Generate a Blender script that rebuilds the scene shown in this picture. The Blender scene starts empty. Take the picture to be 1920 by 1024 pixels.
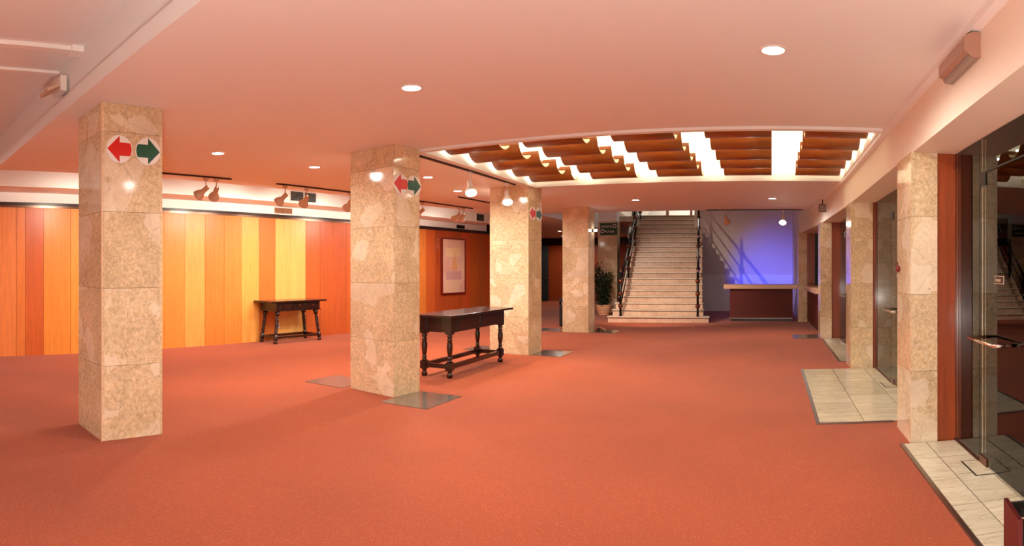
import bpy, bmesh, math, random
from mathutils import Vector, Matrix
random.seed(7)
PI = math.pi
scene = bpy.context.scene
C = scene.collection

# ------------------------------------------------------------------ camera
# the photograph is a wide cylindrical view: azimuth is even across the frame
F_PX, HORIZON, AZ_PX, EYE = 1140.0, 504.0, 1447.0, 1.5
cam = bpy.data.cameras.new('camera')
cam.type = 'PANO'
cam.panorama_type = 'CENTRAL_CYLINDRICAL'
cam.central_cylindrical_range_u_min = -960 / F_PX
cam.central_cylindrical_range_u_max = 960 / F_PX
cam.central_cylindrical_range_v_min = (HORIZON - 1024) / F_PX
cam.central_cylindrical_range_v_max = HORIZON / F_PX
cam.central_cylindrical_radius = 1.0
cam.clip_start = 0.05
cam_o = bpy.data.objects.new('camera', cam)
C.objects.link(cam_o)
cam_o.location = (0, 0, EYE)
cam_o.rotation_euler = (PI / 2, 0, (AZ_PX - 960) / F_PX)
scene.camera = cam_o

# ------------------------------------------------------------------ world, exposure
world = bpy.data.worlds.new('night')
scene.world = world
world.use_nodes = True
world.node_tree.nodes['Background'].inputs[0].default_value = (0.02, 0.018, 0.016, 1)
world.node_tree.nodes['Background'].inputs[1].default_value = 0.3
vs = scene.view_settings
vs.view_transform = 'Standard'
vs.look = 'None'
vs.gamma = 1
vs.use_curve_mapping = False
vs.exposure = 0.8
scene.cycles.use_adaptive_sampling = True
scene.cycles.adaptive_threshold = 0.03
scene.cycles.max_bounces = 8
scene.cycles.diffuse_bounces = 5
scene.cycles.glossy_bounces = 4
scene.cycles.transparent_max_bounces = 12
scene.cycles.sample_clamp_indirect = 6
scene.cycles.use_denoising = True

# light levels (watts) in one place
W_DOWN, W_WASH, W_TRACK = 112.0, 60.0, 62.0
WARM = (1.0, 0.90, 0.76)
NEUTRAL = (1.0, 0.96, 0.86)

# ------------------------------------------------------------------ materials
def srgb(r, g, b):
    f = lambda c: (c / 255 / 12.92) if c / 255 <= 0.04045 else ((c / 255 + 0.055) / 1.055) ** 2.4
    return (f(r), f(g), f(b), 1.0)

class Mat:
    def __init__(s, name, rough=0.5, metal=0.0, color=(0.8, 0.8, 0.8, 1), spec=0.5, coat=0.0):
        s.m = bpy.data.materials.new(name)
        s.m.use_nodes = True
        s.t = s.m.node_tree
        s.b = s.t.nodes['Principled BSDF']
        s.b.inputs['Base Color'].default_value = color
        s.b.inputs['Roughness'].default_value = rough
        s.b.inputs['Metallic'].default_value = metal
        s.b.inputs['Specular IOR Level'].default_value = spec
        s.b.inputs['Coat Weight'].default_value = coat
        s.b.inputs['Coat Roughness'].default_value = 0.08
        s.m.diffuse_color = color
    def n(s, typ, **kw):
        nd = s.t.nodes.new(typ)
        for k, v in kw.items():
            if k.startswith('i_'):
                nd.inputs[k[2:].replace('_', ' ')].default_value = v
            else:
                setattr(nd, k, v)
        return nd
    def l(s, a, ai, b, bi):
        s.t.links.new(a.outputs[ai], b.inputs[bi])
    def ramp(s, src, out, stops):
        r = s.n('ShaderNodeValToRGB')
        e = r.color_ramp.elements
        while len(e) < len(stops):
            e.new(0.5)
        for el, (p, c) in zip(e, stops):
            el.position = p
            el.color = c if len(c) == 4 else (*c, 1)
        s.l(src, out, r, 0)
        return r
    def mix(s, fac, a, b, mode='MIX'):
        m = s.n('ShaderNodeMix', data_type='RGBA', blend_type=mode)
        for v, i in ((fac, 0), (a, 6), (b, 7)):
            if isinstance(v, tuple) and len(v) == 2 and hasattr(v[0], 'outputs'):
                s.t.links.new(v[0].outputs[v[1]], m.inputs[i])
            else:
                m.inputs[i].default_value = v
        return (m, 2)
    def coords(s, scale=(1, 1, 1), jitter=True):
        tc = s.n('ShaderNodeTexCoord')
        mp = s.n('ShaderNodeMapping')
        mp.inputs['Scale'].default_value = scale
        s.l(tc, 'Object', mp, 'Vector')
        if jitter:
            oi = s.n('ShaderNodeObjectInfo')
            mu = s.n('ShaderNodeMath', operation='MULTIPLY')
            mu.inputs[1].default_value = 57.0
            s.l(oi, 'Random', mu, 0)
            s.l(mu, 0, mp, 'Location')
        return mp
    def col(s, c):
        s.t.links.new(c[0].outputs[c[1]], s.b.inputs['Base Color'])
    def bump(s, src, out, strength=0.2, dist=0.01):
        b = s.n('ShaderNodeBump')
        b.inputs['Strength'].default_value = strength
        b.inputs['Distance'].default_value = dist
        s.l(src, out, b, 'Height')
        s.l(b, 0, s.b, 'Normal')

M = {}
def plain(name, rgb, rough=0.5, metal=0.0, **k):
    M[name] = Mat(name, rough, metal, srgb(*rgb), **k).m
    return M[name]

def make_carpet():
    m = Mat('red wool carpet', 0.95, spec=0.1)
    m.b.inputs['Sheen Weight'].default_value = 0.2
    m.b.inputs['Sheen Roughness'].default_value = 0.45
    mp = m.coords((1, 1, 1), False)
    v = m.n('ShaderNodeTexVoronoi', i_Scale=55.0)
    m.l(mp, 0, v, 'Vector')
    n1 = m.n('ShaderNodeTexNoise', i_Scale=130.0, i_Detail=3.0)
    m.l(mp, 0, n1, 'Vector')
    n2 = m.n('ShaderNodeTexNoise', i_Scale=0.7, i_Detail=4.0)
    m.l(mp, 0, n2, 'Vector')
    base = m.ramp(n1, 0, [(0.3, srgb(150, 61, 24)), (0.72, srgb(180, 81, 36))])
    fl = m.ramp(v, 0, [(0.12, (1, 1, 1)), (0.34, (0, 0, 0))])
    c = m.mix((fl, 0), (base, 0), srgb(190, 95, 50))
    big = m.ramp(n2, 0, [(0.3, (0.88, 0.88, 0.88)), (0.7, (1.06, 1.06, 1.06))])
    c = m.mix(1.0, c, (big, 0), 'MULTIPLY')
    m.col(c)
    m.bump(n1, 0, 0.35, 0.006)
    M['carpet'] = m.m

def make_marble(name, dark, mid, pale, rough=0.14, clast=0.74, vein=(0.30, 0.2, 0.13, 1)):
    m = Mat(name, rough)
    mp = m.coords()
    n0 = m.n('ShaderNodeTexNoise', i_Scale=3.2, i_Detail=8.0, i_Roughness=0.62)
    m.l(mp, 0, n0, 'Vector')
    warp = m.n('ShaderNodeVectorMath', operation='MULTIPLY_ADD')
    m.l(n0, 1, warp, 0)
    warp.inputs[1].default_value = (0.24, 0.24, 0.24)
    m.l(mp, 0, warp, 2)
    v1 = m.n('ShaderNodeTexVoronoi', i_Scale=4.2)
    m.l(warp, 0, v1, 'Vector')
    v2 = m.n('ShaderNodeTexVoronoi', feature='DISTANCE_TO_EDGE', i_Scale=2.6)
    m.l(warp, 0, v2, 'Vector')
    n1 = m.n('ShaderNodeTexNoise', i_Scale=34.0, i_Detail=5.0, i_Roughness=0.7)
    m.l(mp, 0, n1, 'Vector')
    n2 = m.n('ShaderNodeTexVoronoi', i_Scale=26.0)
    m.l(warp, 0, n2, 'Vector')
    base = m.ramp(n1, 0, [(0.32, dark), (0.52, mid), (0.72, pale)])
    cell = m.ramp(n2, 1, [(0.25, (0.86, 0.86, 0.86)), (0.8, (1.08, 1.07, 1.05))])
    c = m.mix(0.6, (base, 0), (cell, 0), 'MULTIPLY')
    clm = m.ramp(v1, 1, [(clast, (0, 0, 0)), (clast + 0.03, (1, 1, 1))])
    clf = m.mix(1.0, (clm, 0), (0.8, 0.8, 0.8, 1), 'MULTIPLY')
    c = m.mix(clf, c, pale)
    v3 = m.n('ShaderNodeTexVoronoi', i_Scale=1.9)
    m.l(warp, 0, v3, 'Vector')
    cl3 = m.ramp(v3, 1, [(0.70, (0, 0, 0)), (0.73, (0.55, 0.55, 0.55))])
    c = m.mix((cl3, 0), c, pale)
    oi = m.n('ShaderNodeObjectInfo')
    tn = m.ramp(oi, 'Random', [(0.0, (0.87, 0.86, 0.84)), (1.0, (1.04, 1.04, 1.04))])
    c = m.mix(1.0, c, (tn, 0), 'MULTIPLY')
    big = m.ramp(n0, 0, [(0.3, (0.84, 0.82, 0.80)), (0.7, (1.1, 1.1, 1.1))])
    c = m.mix(0.8, c, (big, 0), 'MULTIPLY')
    vn = m.ramp(v2, 0, [(0.0, (0.45, 0.45, 0.45)), (0.010, (0, 0, 0))])
    c = m.mix((vn, 0), c, vein)
    pit = m.n('ShaderNodeTexNoise', i_Scale=48.0, i_Detail=2.0)
    m.l(warp, 0, pit, 'Vector')
    pm = m.ramp(pit, 0, [(0.69, (0, 0, 0)), (0.74, (0.75, 0.75, 0.75))])
    c = m.mix((pm, 0), c, vein)
    m.col(c)
    return m.m

def make_streak_marble(name, a, b, vein, rough=0.25):
    m = Mat(name, rough)
    mp = m.coords((1.0, 5.0, 1.0))
    n0 = m.n('ShaderNodeTexNoise', i_Scale=1.6, i_Detail=7.0, i_Roughness=0.6, i_Distortion=0.7)
    m.l(mp, 0, n0, 'Vector')
    n1 = m.n('ShaderNodeTexNoise', i_Scale=3.6, i_Detail=6.0, i_Distortion=1.1)
    m.l(mp, 0, n1, 'Vector')
    base = m.ramp(n0, 0, [(0.32, a), (0.68, b)])
    vm = m.ramp(n1, 0, [(0.47, (0, 0, 0)), (0.5, (0.5, 0.5, 0.5)), (0.54, (0, 0, 0))])
    c = m.mix((vm, 0), (base, 0), vein)
    oi = m.n('ShaderNodeObjectInfo')
    tn = m.ramp(oi, 'Random', [(0.0, (0.86, 0.85, 0.83)), (1.0, (1.03, 1.03, 1.03))])
    c = m.mix(1.0, c, (tn, 0), 'MULTIPLY')
    m.col(c)
    return m.m

def make_wood(name, rough, grain=(14, 14, 0.9), use_obj=False, color=None, coat=0.0, amount=(0.72, 1.16)):
    m = Mat(name, rough, coat=coat)
    mp = m.coords(grain)
    n0 = m.n('ShaderNodeTexNoise', i_Scale=1.5, i_Detail=6.0, i_Roughness=0.6, i_Distortion=0.4)
    m.l(mp, 0, n0, 'Vector')
    n1 = m.n('ShaderNodeTexNoise', i_Scale=7.0, i_Detail=4.0)
    m.l(mp, 0, n1, 'Vector')
    g = m.ramp(n0, 0, [(0.28, (amount[0],) * 3), (0.7, (amount[1],) * 3)])
    g2 = m.ramp(n1, 0, [(0.3, (0.9, 0.9, 0.9)), (0.7, (1.06, 1.06, 1.06))])
    if use_obj:
        oi = m.n('ShaderNodeObjectInfo')
        src = (oi, 1)
    else:
        src = color
    c = m.mix(1.0, src, (g, 0), 'MULTIPLY')
    c = m.mix(1.0, c, (g2, 0), 'MULTIPLY')
    m.col(c)
    return m.m

make_carpet()
M['column_marble'] = make_marble('tan breccia marble', srgb(206, 176, 134), srgb(229, 206, 168), srgb(243, 228, 202), rough=0.08)
M['tile_marble'] = make_streak_marble('white streaked marble', srgb(220, 214, 186), srgb(242, 238, 216), srgb(176, 160, 128), 0.2)
M['stair_marble'] = make_streak_marble('cream stair marble', srgb(216, 196, 172), srgb(234, 218, 196), srgb(184, 150, 122), 0.35)
M['stair_riser'] = make_streak_marble('pinkish riser marble', srgb(206, 172, 146), srgb(222, 192, 166), srgb(176, 134, 106), 0.4)
M['plank'] = make_wood('oiled wall planking', 0.36, use_obj=True, amount=(0.86, 1.08))
M['dark_wood'] = make_wood('dark stained wood', 0.24, (9, 9, 9), color=srgb(42, 17, 11), coat=0.25)
M['red_wood'] = make_wood('reddish door post wood', 0.3, color=srgb(150, 68, 30), coat=0.2)
M['counter_wood'] = make_wood('mahogany counter wood', 0.62, (1.2, 8, 8), color=srgb(98, 29, 13))
M['baffle_wood'] = make_wood('brown veneer baffle', 0.42, (1.0, 10, 10), color=srgb(140, 74, 28), amount=(0.66, 1.2))
plain('ceiling_paint', (238, 238, 237), 0.75)
plain('white_paint', (246, 243, 238), 0.6)
plain('fascia_paint', (238, 224, 206), 0.55)
plain('baffle_inside', (222, 210, 168), 0.7)
plain('rail_dark', (46, 22, 16), 0.3, 0.0)
plain('rail_metal', (120, 92, 78), 0.25, 0.9)
plain('grout', (112, 94, 74), 0.85)
plain('mortar', (176, 142, 104), 0.8)
plain('chrome', (225, 220, 214), 0.08, 1.0)
plain('brushed', (150, 144, 138), 0.3, 1.0)
plain('plate_grey', (150, 138, 128), 0.16, 0.55)
plain('black_iron', (18, 15, 15), 0.38, 0.4)
plain('bronze', (112, 62, 44), 0.3, 0.8)
plain('lamp_shell', (206, 176, 148), 0.4)
plain('white_plastic', (236, 230, 222), 0.4)
plain('grey_plastic', (150, 136, 124), 0.4)
plain('dark_void', (14, 11, 10), 0.7)
plain('vent_slat', (150, 158, 154), 0.4, 0.4)
plain('vent_bronze', (168, 118, 88), 0.35, 0.5)
plain('sign_white', (240, 236, 230), 0.3)
plain('sign_red', (214, 30, 22), 0.35)
plain('sign_green', (12, 84, 56), 0.35)
plain('board_green', (10, 66, 42), 0.3)
plain('frame_red', (120, 30, 16), 0.3, coat=0.3)
plain('terracotta', (222, 170, 130), 0.7)
plain('soil', (52, 34, 24), 0.95)
plain('leaf', (34, 48, 26), 0.4)
plain('bark', (92, 66, 46), 0.8)
plain('maroon', (84, 16, 20), 0.35)
plain('wall_plaster', (228, 216, 208), 0.8)
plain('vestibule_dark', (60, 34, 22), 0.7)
plain('counter_top', (226, 186, 152), 0.3)
plain('call_red', (120, 16, 20), 0.3)
plain('clear_cover', (170, 130, 112), 0.2)

def make_glass():
    m = bpy.data.materials.new('clear door glass')
    m.use_nodes = True
    t = m.node_tree
    for n in list(t.nodes):
        if n.type != 'OUTPUT_MATERIAL':
            t.nodes.remove(n)
    out = [n for n in t.nodes if n.type == 'OUTPUT_MATERIAL'][0]
    tr = t.nodes.new('ShaderNodeBsdfTransparent')
    tr.inputs[0].default_value = (0.94, 0.93, 0.90, 1)
    gl = t.nodes.new('ShaderNodeBsdfGlossy')
    gl.inputs['Roughness'].default_value = 0.0
    fr = t.nodes.new('ShaderNodeFresnel')
    fr.inputs[0].default_value = 1.52
    mx = t.nodes.new('ShaderNodeMixShader')
    t.links.new(fr.outputs[0], mx.inputs[0])
    t.links.new(tr.outputs[0], mx.inputs[1])
    t.links.new(gl.outputs[0], mx.inputs[2])
    t.links.new(mx.outputs[0], out.inputs[0])
    M['glass'] = m
make_glass()

def emit(name, rgb, strength):
    m = bpy.data.materials.new(name)
    m.use_nodes = True
    b = m.node_tree.nodes['Principled BSDF']
    b.inputs['Base Color'].default_value = (0.8, 0.8, 0.8, 1)
    b.inputs['Emission Color'].default_value = (*rgb, 1)
    b.inputs['Emission Strength'].default_value = strength
    M[name] = m
emit('lamp_glow', (1.0, 0.93, 0.80), 14.0)
emit('tube_glow', (1.0, 0.93, 0.76), 24.0)
emit('blue_glow', (0.05, 0.16, 1.0), 6.0)

def make_print():
    m = Mat('faded pink print', 0.5)
    tc = m.n('ShaderNodeTexCoord')
    n = m.n('ShaderNodeTexNoise', i_Scale=2.2, i_Detail=5.0)
    m.l(tc, 'Object', n, 'Vector')
    base = m.ramp(n, 0, [(0.3, srgb(226, 164, 150)), (0.5, srgb(238, 192, 170)), (0.7, srgb(236, 200, 160))])
    m.col((base, 0))
    M['print'] = m.m
make_print()

# ------------------------------------------------------------------ geometry helpers
class B:
    """collects shapes into one bmesh"""
    def __init__(s):
        s.bm = bmesh.new()
        s.smooth = False
    def box(s, x0, x1, y0, y1, z0, z1):
        v = [s.bm.verts.new(p) for p in ((x0, y0, z0), (x1, y0, z0), (x1, y1, z0), (x0, y1, z0),
                                         (x0, y0, z1), (x1, y0, z1), (x1, y1, z1), (x0, y1, z1))]
        for f in ((3, 2, 1, 0), (4, 5, 6, 7), (0, 1, 5, 4), (1, 2, 6, 5), (2, 3, 7, 6), (3, 0, 4, 7)):
            s.bm.faces.new([v[i] for i in f])
        return s
    def prism(s, pts, z0, z1):
        a = [s.bm.verts.new((p[0], p[1], z0)) for p in pts]
        b = [s.bm.verts.new((p[0], p[1], z1)) for p in pts]
        n = len(pts)
        area = sum(pts[i][0] * pts[(i + 1) % n][1] - pts[(i + 1) % n][0] * pts[i][1] for i in range(n))
        if area < 0:
            a.reverse(); b.reverse()
        s.bm.faces.new(list(reversed(a)))
        s.bm.faces.new(b)
        for i in range(n):
            j = (i + 1) % n
            s.bm.faces.new((a[i], a[j], b[j], b[i]))
        return s
    def extrude(s, pts, origin, ux, uy, un, depth):
        """planar outline pts in (ux, uy), thickened along un"""
        o, ux, uy, un = Vector(origin), Vector(ux), Vector(uy), Vector(un)
        a = [s.bm.verts.new(o + ux * p[0] + uy * p[1]) for p in pts]
        b = [s.bm.verts.new(o + ux * p[0] + uy * p[1] + un * depth) for p in pts]
        n = len(pts)
        s.bm.faces.new(a); s.bm.faces.new(list(reversed(b)))
        for i in range(n):
            j = (i + 1) % n
            s.bm.faces.new((a[j], a[i], b[i], b[j]))
        return s
    def tube(s, path, r, n=10, cap=True):
        path = [Vector(p) for p in path]
        rs = r if isinstance(r, (list, tuple)) else [r] * len(path)
        rings = []
        for i, p in enumerate(path):
            d = (path[min(i + 1, len(path) - 1)] - path[max(i - 1, 0)]).normalized()
            up = Vector((0, 0, 1)) if abs(d.z) < 0.95 else Vector((1, 0, 0))
            a = d.cross(up).normalized(); b = a.cross(d)
            rings.append([s.bm.verts.new(p + (a * math.cos(2 * PI * k / n) + b * math.sin(2 * PI * k / n)) * rs[i]) for k in range(n)])
        for q in range(len(rings) - 1):
            for k in range(n):
                k2 = (k + 1) % n
                f = s.bm.faces.new((rings[q][k], rings[q][k2], rings[q + 1][k2], rings[q + 1][k]))
                f.smooth = True
        if cap:
            s.bm.faces.new(list(reversed(rings[0]))); s.bm.faces.new(rings[-1])
        return s
    def lathe(s, prof, n=20, origin=(0, 0, 0), axis=(0, 0, 1), smooth=True, capends=True):
        """prof: (radius, height) from bottom to top"""
        ax = Vector(axis).normalized()
        up = Vector((1, 0, 0)) if abs(ax.x) < 0.9 else Vector((0, 1, 0))
        a = ax.cross(up).normalized(); b = ax.cross(a)
        o = Vector(origin)
        rings = []
        for r, h in prof:
            rings.append([s.bm.verts.new(o + ax * h + (a * math.cos(2 * PI * k / n) + b * math.sin(2 * PI * k / n)) * max(r, 1e-4)) for k in range(n)])
        for q in range(len(rings) - 1):
            for k in range(n):
                k2 = (k + 1) % n
                f = s.bm.faces.new((rings[q][k], rings[q][k2], rings[q + 1][k2], rings[q + 1][k]))
                f.smooth = smooth
        if capends:
            s.bm.faces.new(list(reversed(rings[0]))); s.bm.faces.new(rings[-1])
        return s
    def ball(s, c, r, n=12):
        prof = [(r * math.sin(PI * i / 8), -r * math.cos(PI * i / 8)) for i in range(9)]
        return s.lathe(prof, n, c, capends=False)
    def mesh(s, name='mesh', bevel=0.0):
        bmesh.ops.recalc_face_normals(s.bm, faces=s.bm.faces)
        if bevel:
            bmesh.ops.bevel(s.bm, geom=list(s.bm.edges), offset=bevel, segments=2, affect='EDGES', profile=0.6)
        me = bpy.data.meshes.new(name)
        s.bm.to_mesh(me); s.bm.free()
        return me

def put(name, me, mat, parent=None, loc=(0, 0, 0), rot=(0, 0, 0)):
    o = bpy.data.objects.new(name, me)
    if mat is not None and me is not None and len(me.materials) == 0:
        me.materials.append(M[mat])
    C.objects.link(o)
    o.location = loc
    o.rotation_euler = rot
    if parent is not None:
        o.parent = parent
    return o
def obj(name, b, mat, parent=None, loc=(0, 0, 0), rot=(0, 0, 0), bevel=0.0):
    return put(name, b.mesh(name, bevel), mat, parent, loc, rot)
def tag(o, label=None, cat=None, group=None, kind=None):
    if label: o['label'] = label
    if cat: o['category'] = cat
    if group: o['group'] = group
    if kind: o['kind'] = kind
    return o
def thing(name, label, cat, loc=(0, 0, 0), rotz=0.0, group=None, kind=None):
    o = bpy.data.objects.new(name, None)
    o.empty_display_size = 0.1
    C.objects.link(o)
    o.location = loc
    o.rotation_euler = (0, 0, rotz)
    return tag(o, label, cat, group, kind)
def dup(root, loc, rot=None, label=None):
    def cp(o, par):
        c = o.copy(); C.objects.link(c)
        c.parent = par
        for ch in kids.get(o, []):
            cp(ch, c)
        return c
    kids = {}
    for o in C.objects:
        if o.parent: kids.setdefault(o.parent, []).append(o)
    r = cp(root, None)
    r.location = loc
    if rot is not None: r.rotation_euler = rot
    if label: r['label'] = label
    return r
def light(name, typ, loc, energy, color, parent=None, aim=None, **kw):
    d = bpy.data.lights.new(name, typ)
    d.energy = energy
    d.color = color
    for k, v in kw.items():
        setattr(d, k, v)
    o = bpy.data.objects.new(name, d)
    C.objects.link(o)
    o.location = loc
    if aim is not None:
        o.rotation_euler = (Vector(aim) - Vector(loc)).to_track_quat('-Z', 'Y').to_euler()
    if parent is not None:
        o.parent = parent
    return o
def text_mesh(s, size, depth=0.002):
    cu = bpy.data.curves.new('lettering', 'FONT')
    cu.body = s; cu.size = size; cu.extrude = depth
    cu.align_x = 'LEFT'; cu.align_y = 'BOTTOM_BASELINE'
    o = bpy.data.objects.new('lettering', cu)
    me = bpy.data.meshes.new_from_object(o)
    bpy.data.objects.remove(o)
    return me

# frame of the left wall, which runs slightly askew to the rest of the hall
KL = 0.107
LL = math.hypot(KL, 1)
DL = Vector((KL / LL, 1 / LL, 0)); NL = Vector((1 / LL, -KL / LL, 0))
PL = Vector((-10.25, 0, 0))
ROT_L = -math.atan(KL)
def Lp(off, s, z=0.0):
    p = PL + NL * off + DL * s
    return (p.x, p.y, z)

CEIL = 2.95
# ================================================================== THE SETTING
# ---- floor
fl = obj('floor', B().prism([(-14, -4), (1.36, -4), (1.36, 27), (-14, 27)], -0.2, 0.0), 'carpet')
tag(fl, 'salmon red carpet covering the whole foyer floor', 'carpet', kind='structure')
vf = obj('floor_vestibule', B().box(1.36, 6.0, -4, 18, -0.2, -0.002), 'mortar')
tag(vf, 'pale marble floor of the vestibule behind the glass doors', 'floor', kind='structure')

# ---- left wall with its planks
wl = obj('wall_left', B().box(-0.3, -0.03, -4.5, 17.6, 0, 2.62), 'dark_wood', None, PL, (0, 0, ROT_L))
tag(wl, 'long wall clad in vertical orange wood planks', 'wall', kind='structure')
edges = [2.0, 2.42, 2.75, 3.10, 3.39, 3.55, 3.876, 4.37, 4.80, 5.25, 5.72, 6.193, 6.649, 7.09, 7.528, 7.95, 8.385, 8.80, 9.214, 9.632,
         10.05, 10.47, 10.876, 11.30, 11.72, 12.14, 12.56, 12.98, 13.40, 13.82, 14.20, 14.62, 15.05, 15.48, 15.9, 16.32, 16.75, 17.17, 17.6]
tone = {3: (230, 132, 66), 4: (224, 124, 56), 5: (206, 98, 42), 6: (232, 140, 56), 7: (236, 150, 62), 10: (236, 156, 76), 11: (228, 138, 60), 12: (237, 158, 80),
        13: (222, 126, 52), 14: (224, 130, 54), 15: (236, 160, 76), 16: (212, 112, 46), 17: (240, 172, 92), 18: (242, 176, 96), 19: (200, 96, 42), 20: (192, 90, 40),
        21: (190, 88, 42), 22: (198, 96, 44), 28: (224, 128, 54), 29: (206, 96, 40), 30: (186, 80, 34), 31: (190, 84, 36), 32: (192, 86, 34)}
lowe = []
e = -4.5
while e < 1.7:
    lowe.append(e); e += 0.43
edges = lowe + edges
cut = len(lowe)
for i in range(len(edges) - 1):
    a, b = edges[i], edges[i + 1]
    w = b - a
    t = tone.get(i - cut, (random.randint(186, 216), random.randint(82, 104), random.randint(34, 44)))
    h = 2.555
    bb = B().box(0, 0.03, 0.003, w - 0.003, 0.0, h)
    p = obj('plank', bb, 'plank', wl, (-0.03 + 0.0015 * (i % 3), a, 0.0))
    p.color = srgb(*t)
fr = obj('wall_left_frieze', B().box(-0.3, 0.0, -4.5, 16.8, 2.64, 3.7), 'white_paint', None, PL, (0, 0, ROT_L))
tag(fr, 'white plaster frieze above the wood planks', 'wall', kind='structure')
tr = obj('trim_1', B().box(-0.02, 0.035, -4.5, 16.8, 2.595, 2.642), 'rail_dark', None, PL, (0, 0, ROT_L))
tag(tr, 'dark picture rail along the top of the plank wall', 'trim', kind='structure')
obj('metal_rail', B().box(0.0, 0.022, -4.5, 16.8, 2.555, 2.594), 'rail_metal', tr)
bk = obj('bulkhead_left_wall', B().box(-0.1, 0.75, -4.5, 16.2, 2.81, 3.7), 'white_paint', None, PL, (0, 0, ROT_L))
bk.name = 'wall_bulkhead'
tag(bk, 'white duct bulkhead running along the plank wall near the ceiling', 'bulkhead', kind='structure')

# ---- ceilings
SLOT, STEP = 1.45, 2.82           # ceiling stops short of the bulkhead; step up to the raised bay
WX0, WX1, WY0, WY1 = -4.04, 1.13, 6.25, 9.88
def slot_at(y):
    return -10.25 + KL * y + SLOT * 1.0057
cb = B()
a = Lp(SLOT, STEP); r = Lp(12.2, STEP)
cb.prism([a[:2], r[:2], (1.45, r[1]), (1.45, WY0), (slot_at(WY0), WY0)], CEIL, CEIL + 0.12)
cb.prism([(slot_at(WY0), WY0), (WX0, WY0), (WX0, WY1), (slot_at(WY1), WY1)], CEIL, CEIL + 0.12)
cb.prism([(WX1, WY0), (1.45, WY0), (1.45, WY1), (WX1, WY1)], CEIL, CEIL + 0.12)
cb.prism([(slot_at(WY1), WY1), (1.45, WY1), (1.45, 14.9), (slot_at(14.9), 14.9)], CEIL, CEIL + 0.12)
ye = 16.9
cb.prism([(slot_at(14.9), 14.9), (-6.1, 14.9), (-6.1, ye), (slot_at(ye), ye)], CEIL, CEIL + 0.12)
cb.prism([(-14, ye), (-6.1, ye), (-6.1, 27), (-14, 27)], CEIL, CEIL + 0.12)
ce = obj('ceiling', cb, 'ceiling_paint')
tag(ce, 'smooth low ceiling over the foyer', 'ceiling', kind='structure')
sc = obj('ceiling_slot', B().box(0.7, 1.5, -4.5, 17.2, 3.6, 3.7), 'white_paint', None, PL, (0, 0, ROT_L))
tag(sc, 'white recess between the low ceiling and the duct bulkhead', 'ceiling', kind='structure')
sl = obj('wall_slot', B().box(SLOT, SLOT + 0.06, STEP, 17.2, CEIL + 0.12, 3.7), 'white_paint', None, PL, (0, 0, ROT_L))
tag(sl, 'hidden upstand above the edge of the low ceiling', 'wall', kind='structure')
# raised bay on the camera side of the step
rc = obj('ceiling_raised', B().box(-0.3, 13.5, -4.5, STEP + 0.1, 3.42, 3.55), 'ceiling_paint', None, PL, (0, 0, ROT_L))
tag(rc, 'raised ceiling bay with thin white battens', 'ceiling', kind='structure')
obj('batten', B().box(5.12, 5.20, -4.0, STEP, 3.385, 3.42), 'white_paint', rc)
obj('batten', B().box(4.46, 4.53, -4.0, STEP, 3.395, 3.42), 'white_paint', rc)
obj('batten_end_block', B().box(5.08, 5.24, STEP - 0.12, STEP, 3.37, 3.42), 'white_paint', rc)
sw = obj('trim_2', B().box(0.76, 13.4, STEP - 0.02, STEP + 0.08, CEIL + 0.121, 3.419).box(0.76, 13.4, STEP - 0.085, STEP - 0.001, CEIL - 0.004, CEIL + 0.12), 'ceiling_paint', None, PL, (0, 0, ROT_L))
tag(sw, 'painted drop face between the low ceiling and the raised bay', 'trim', kind='structure')

# ---- back, far and side walls that close the hall
wb = obj('wall_back', B().box(-14, 4, -4.2, -4.0, 0, 3.6), 'wall_plaster')
tag(wb, 'plain wall behind the viewer', 'wall', kind='structure')
wf = obj('wall_far', B().box(-14, -1.0, 27, 27.2, 0, 5.6), 'dark_wood')
tag(wf, 'dark wood wall closing the far corridor', 'wall', kind='structure')
for k in range(12):
    x0 = -14 + k * 0.72
    p = obj('plank', B().box(0.004, 0.716, -0.03, 0.0, 0.0, 2.6), 'plank', wf, (x0, 27.0, 0))
    p.color = srgb(*[(168, 66, 28), (150, 56, 24), (176, 74, 32)][k % 3])
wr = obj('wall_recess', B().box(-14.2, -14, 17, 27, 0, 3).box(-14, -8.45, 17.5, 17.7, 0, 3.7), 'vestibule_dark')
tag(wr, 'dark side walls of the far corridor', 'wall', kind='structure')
wh = obj('wall_hall_left', B().box(-6.2, -6.101, 15.0, 27, CEIL + 0.001, 5.6), 'wall_plaster')
tag(wh, 'plaster wall beside the stairwell above the ceiling edge', 'wall', kind='structure')

# ---- light well
lw = obj('ceiling_light_well', B().box(WX0 - 0.1, WX0 + 0.006, WY0 - 0.1, WY1 + 0.1, CEIL + 0.021, 3.8).box(WX1 - 0.006, WX1 + 0.1, WY0 - 0.1, WY1 + 0.1, CEIL - 0.001, 3.8)
         .box(WX0, WX1, WY0 - 0.1, WY0 + 0.006, CEIL + 0.021, 3.8).box(WX0, WX1, WY1 - 0.006, WY1 + 0.1, CEIL + 0.021, 3.8)
         .box(WX0 - 0.1, WX1 + 0.1, WY0 - 0.1, WY1 + 0.1, 3.8, 3.9), 'white_paint')
tag(lw, 'white lined ceiling well holding the curved wooden baffles', 'ceiling', kind='structure')
tl = obj('trim_3', B().box(WX0 - 0.07, WX0 + 0.012, WY0 - 0.07, WY1 + 0.06, CEIL - 0.03, CEIL + 0.02).box(WX0 + 0.013, WX1 + 0.03, WY0 - 0.07, WY0 + 0.012, CEIL - 0.03, CEIL + 0.02)
         .box(WX0 + 0.013, WX1 + 0.03, WY1 - 0.012, WY1 + 0.06, CEIL - 0.022, CEIL + 0.02), 'ceiling_paint')
tag(tl, 'narrow raised lip framing the ceiling light well', 'trim', kind='structure')

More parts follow.
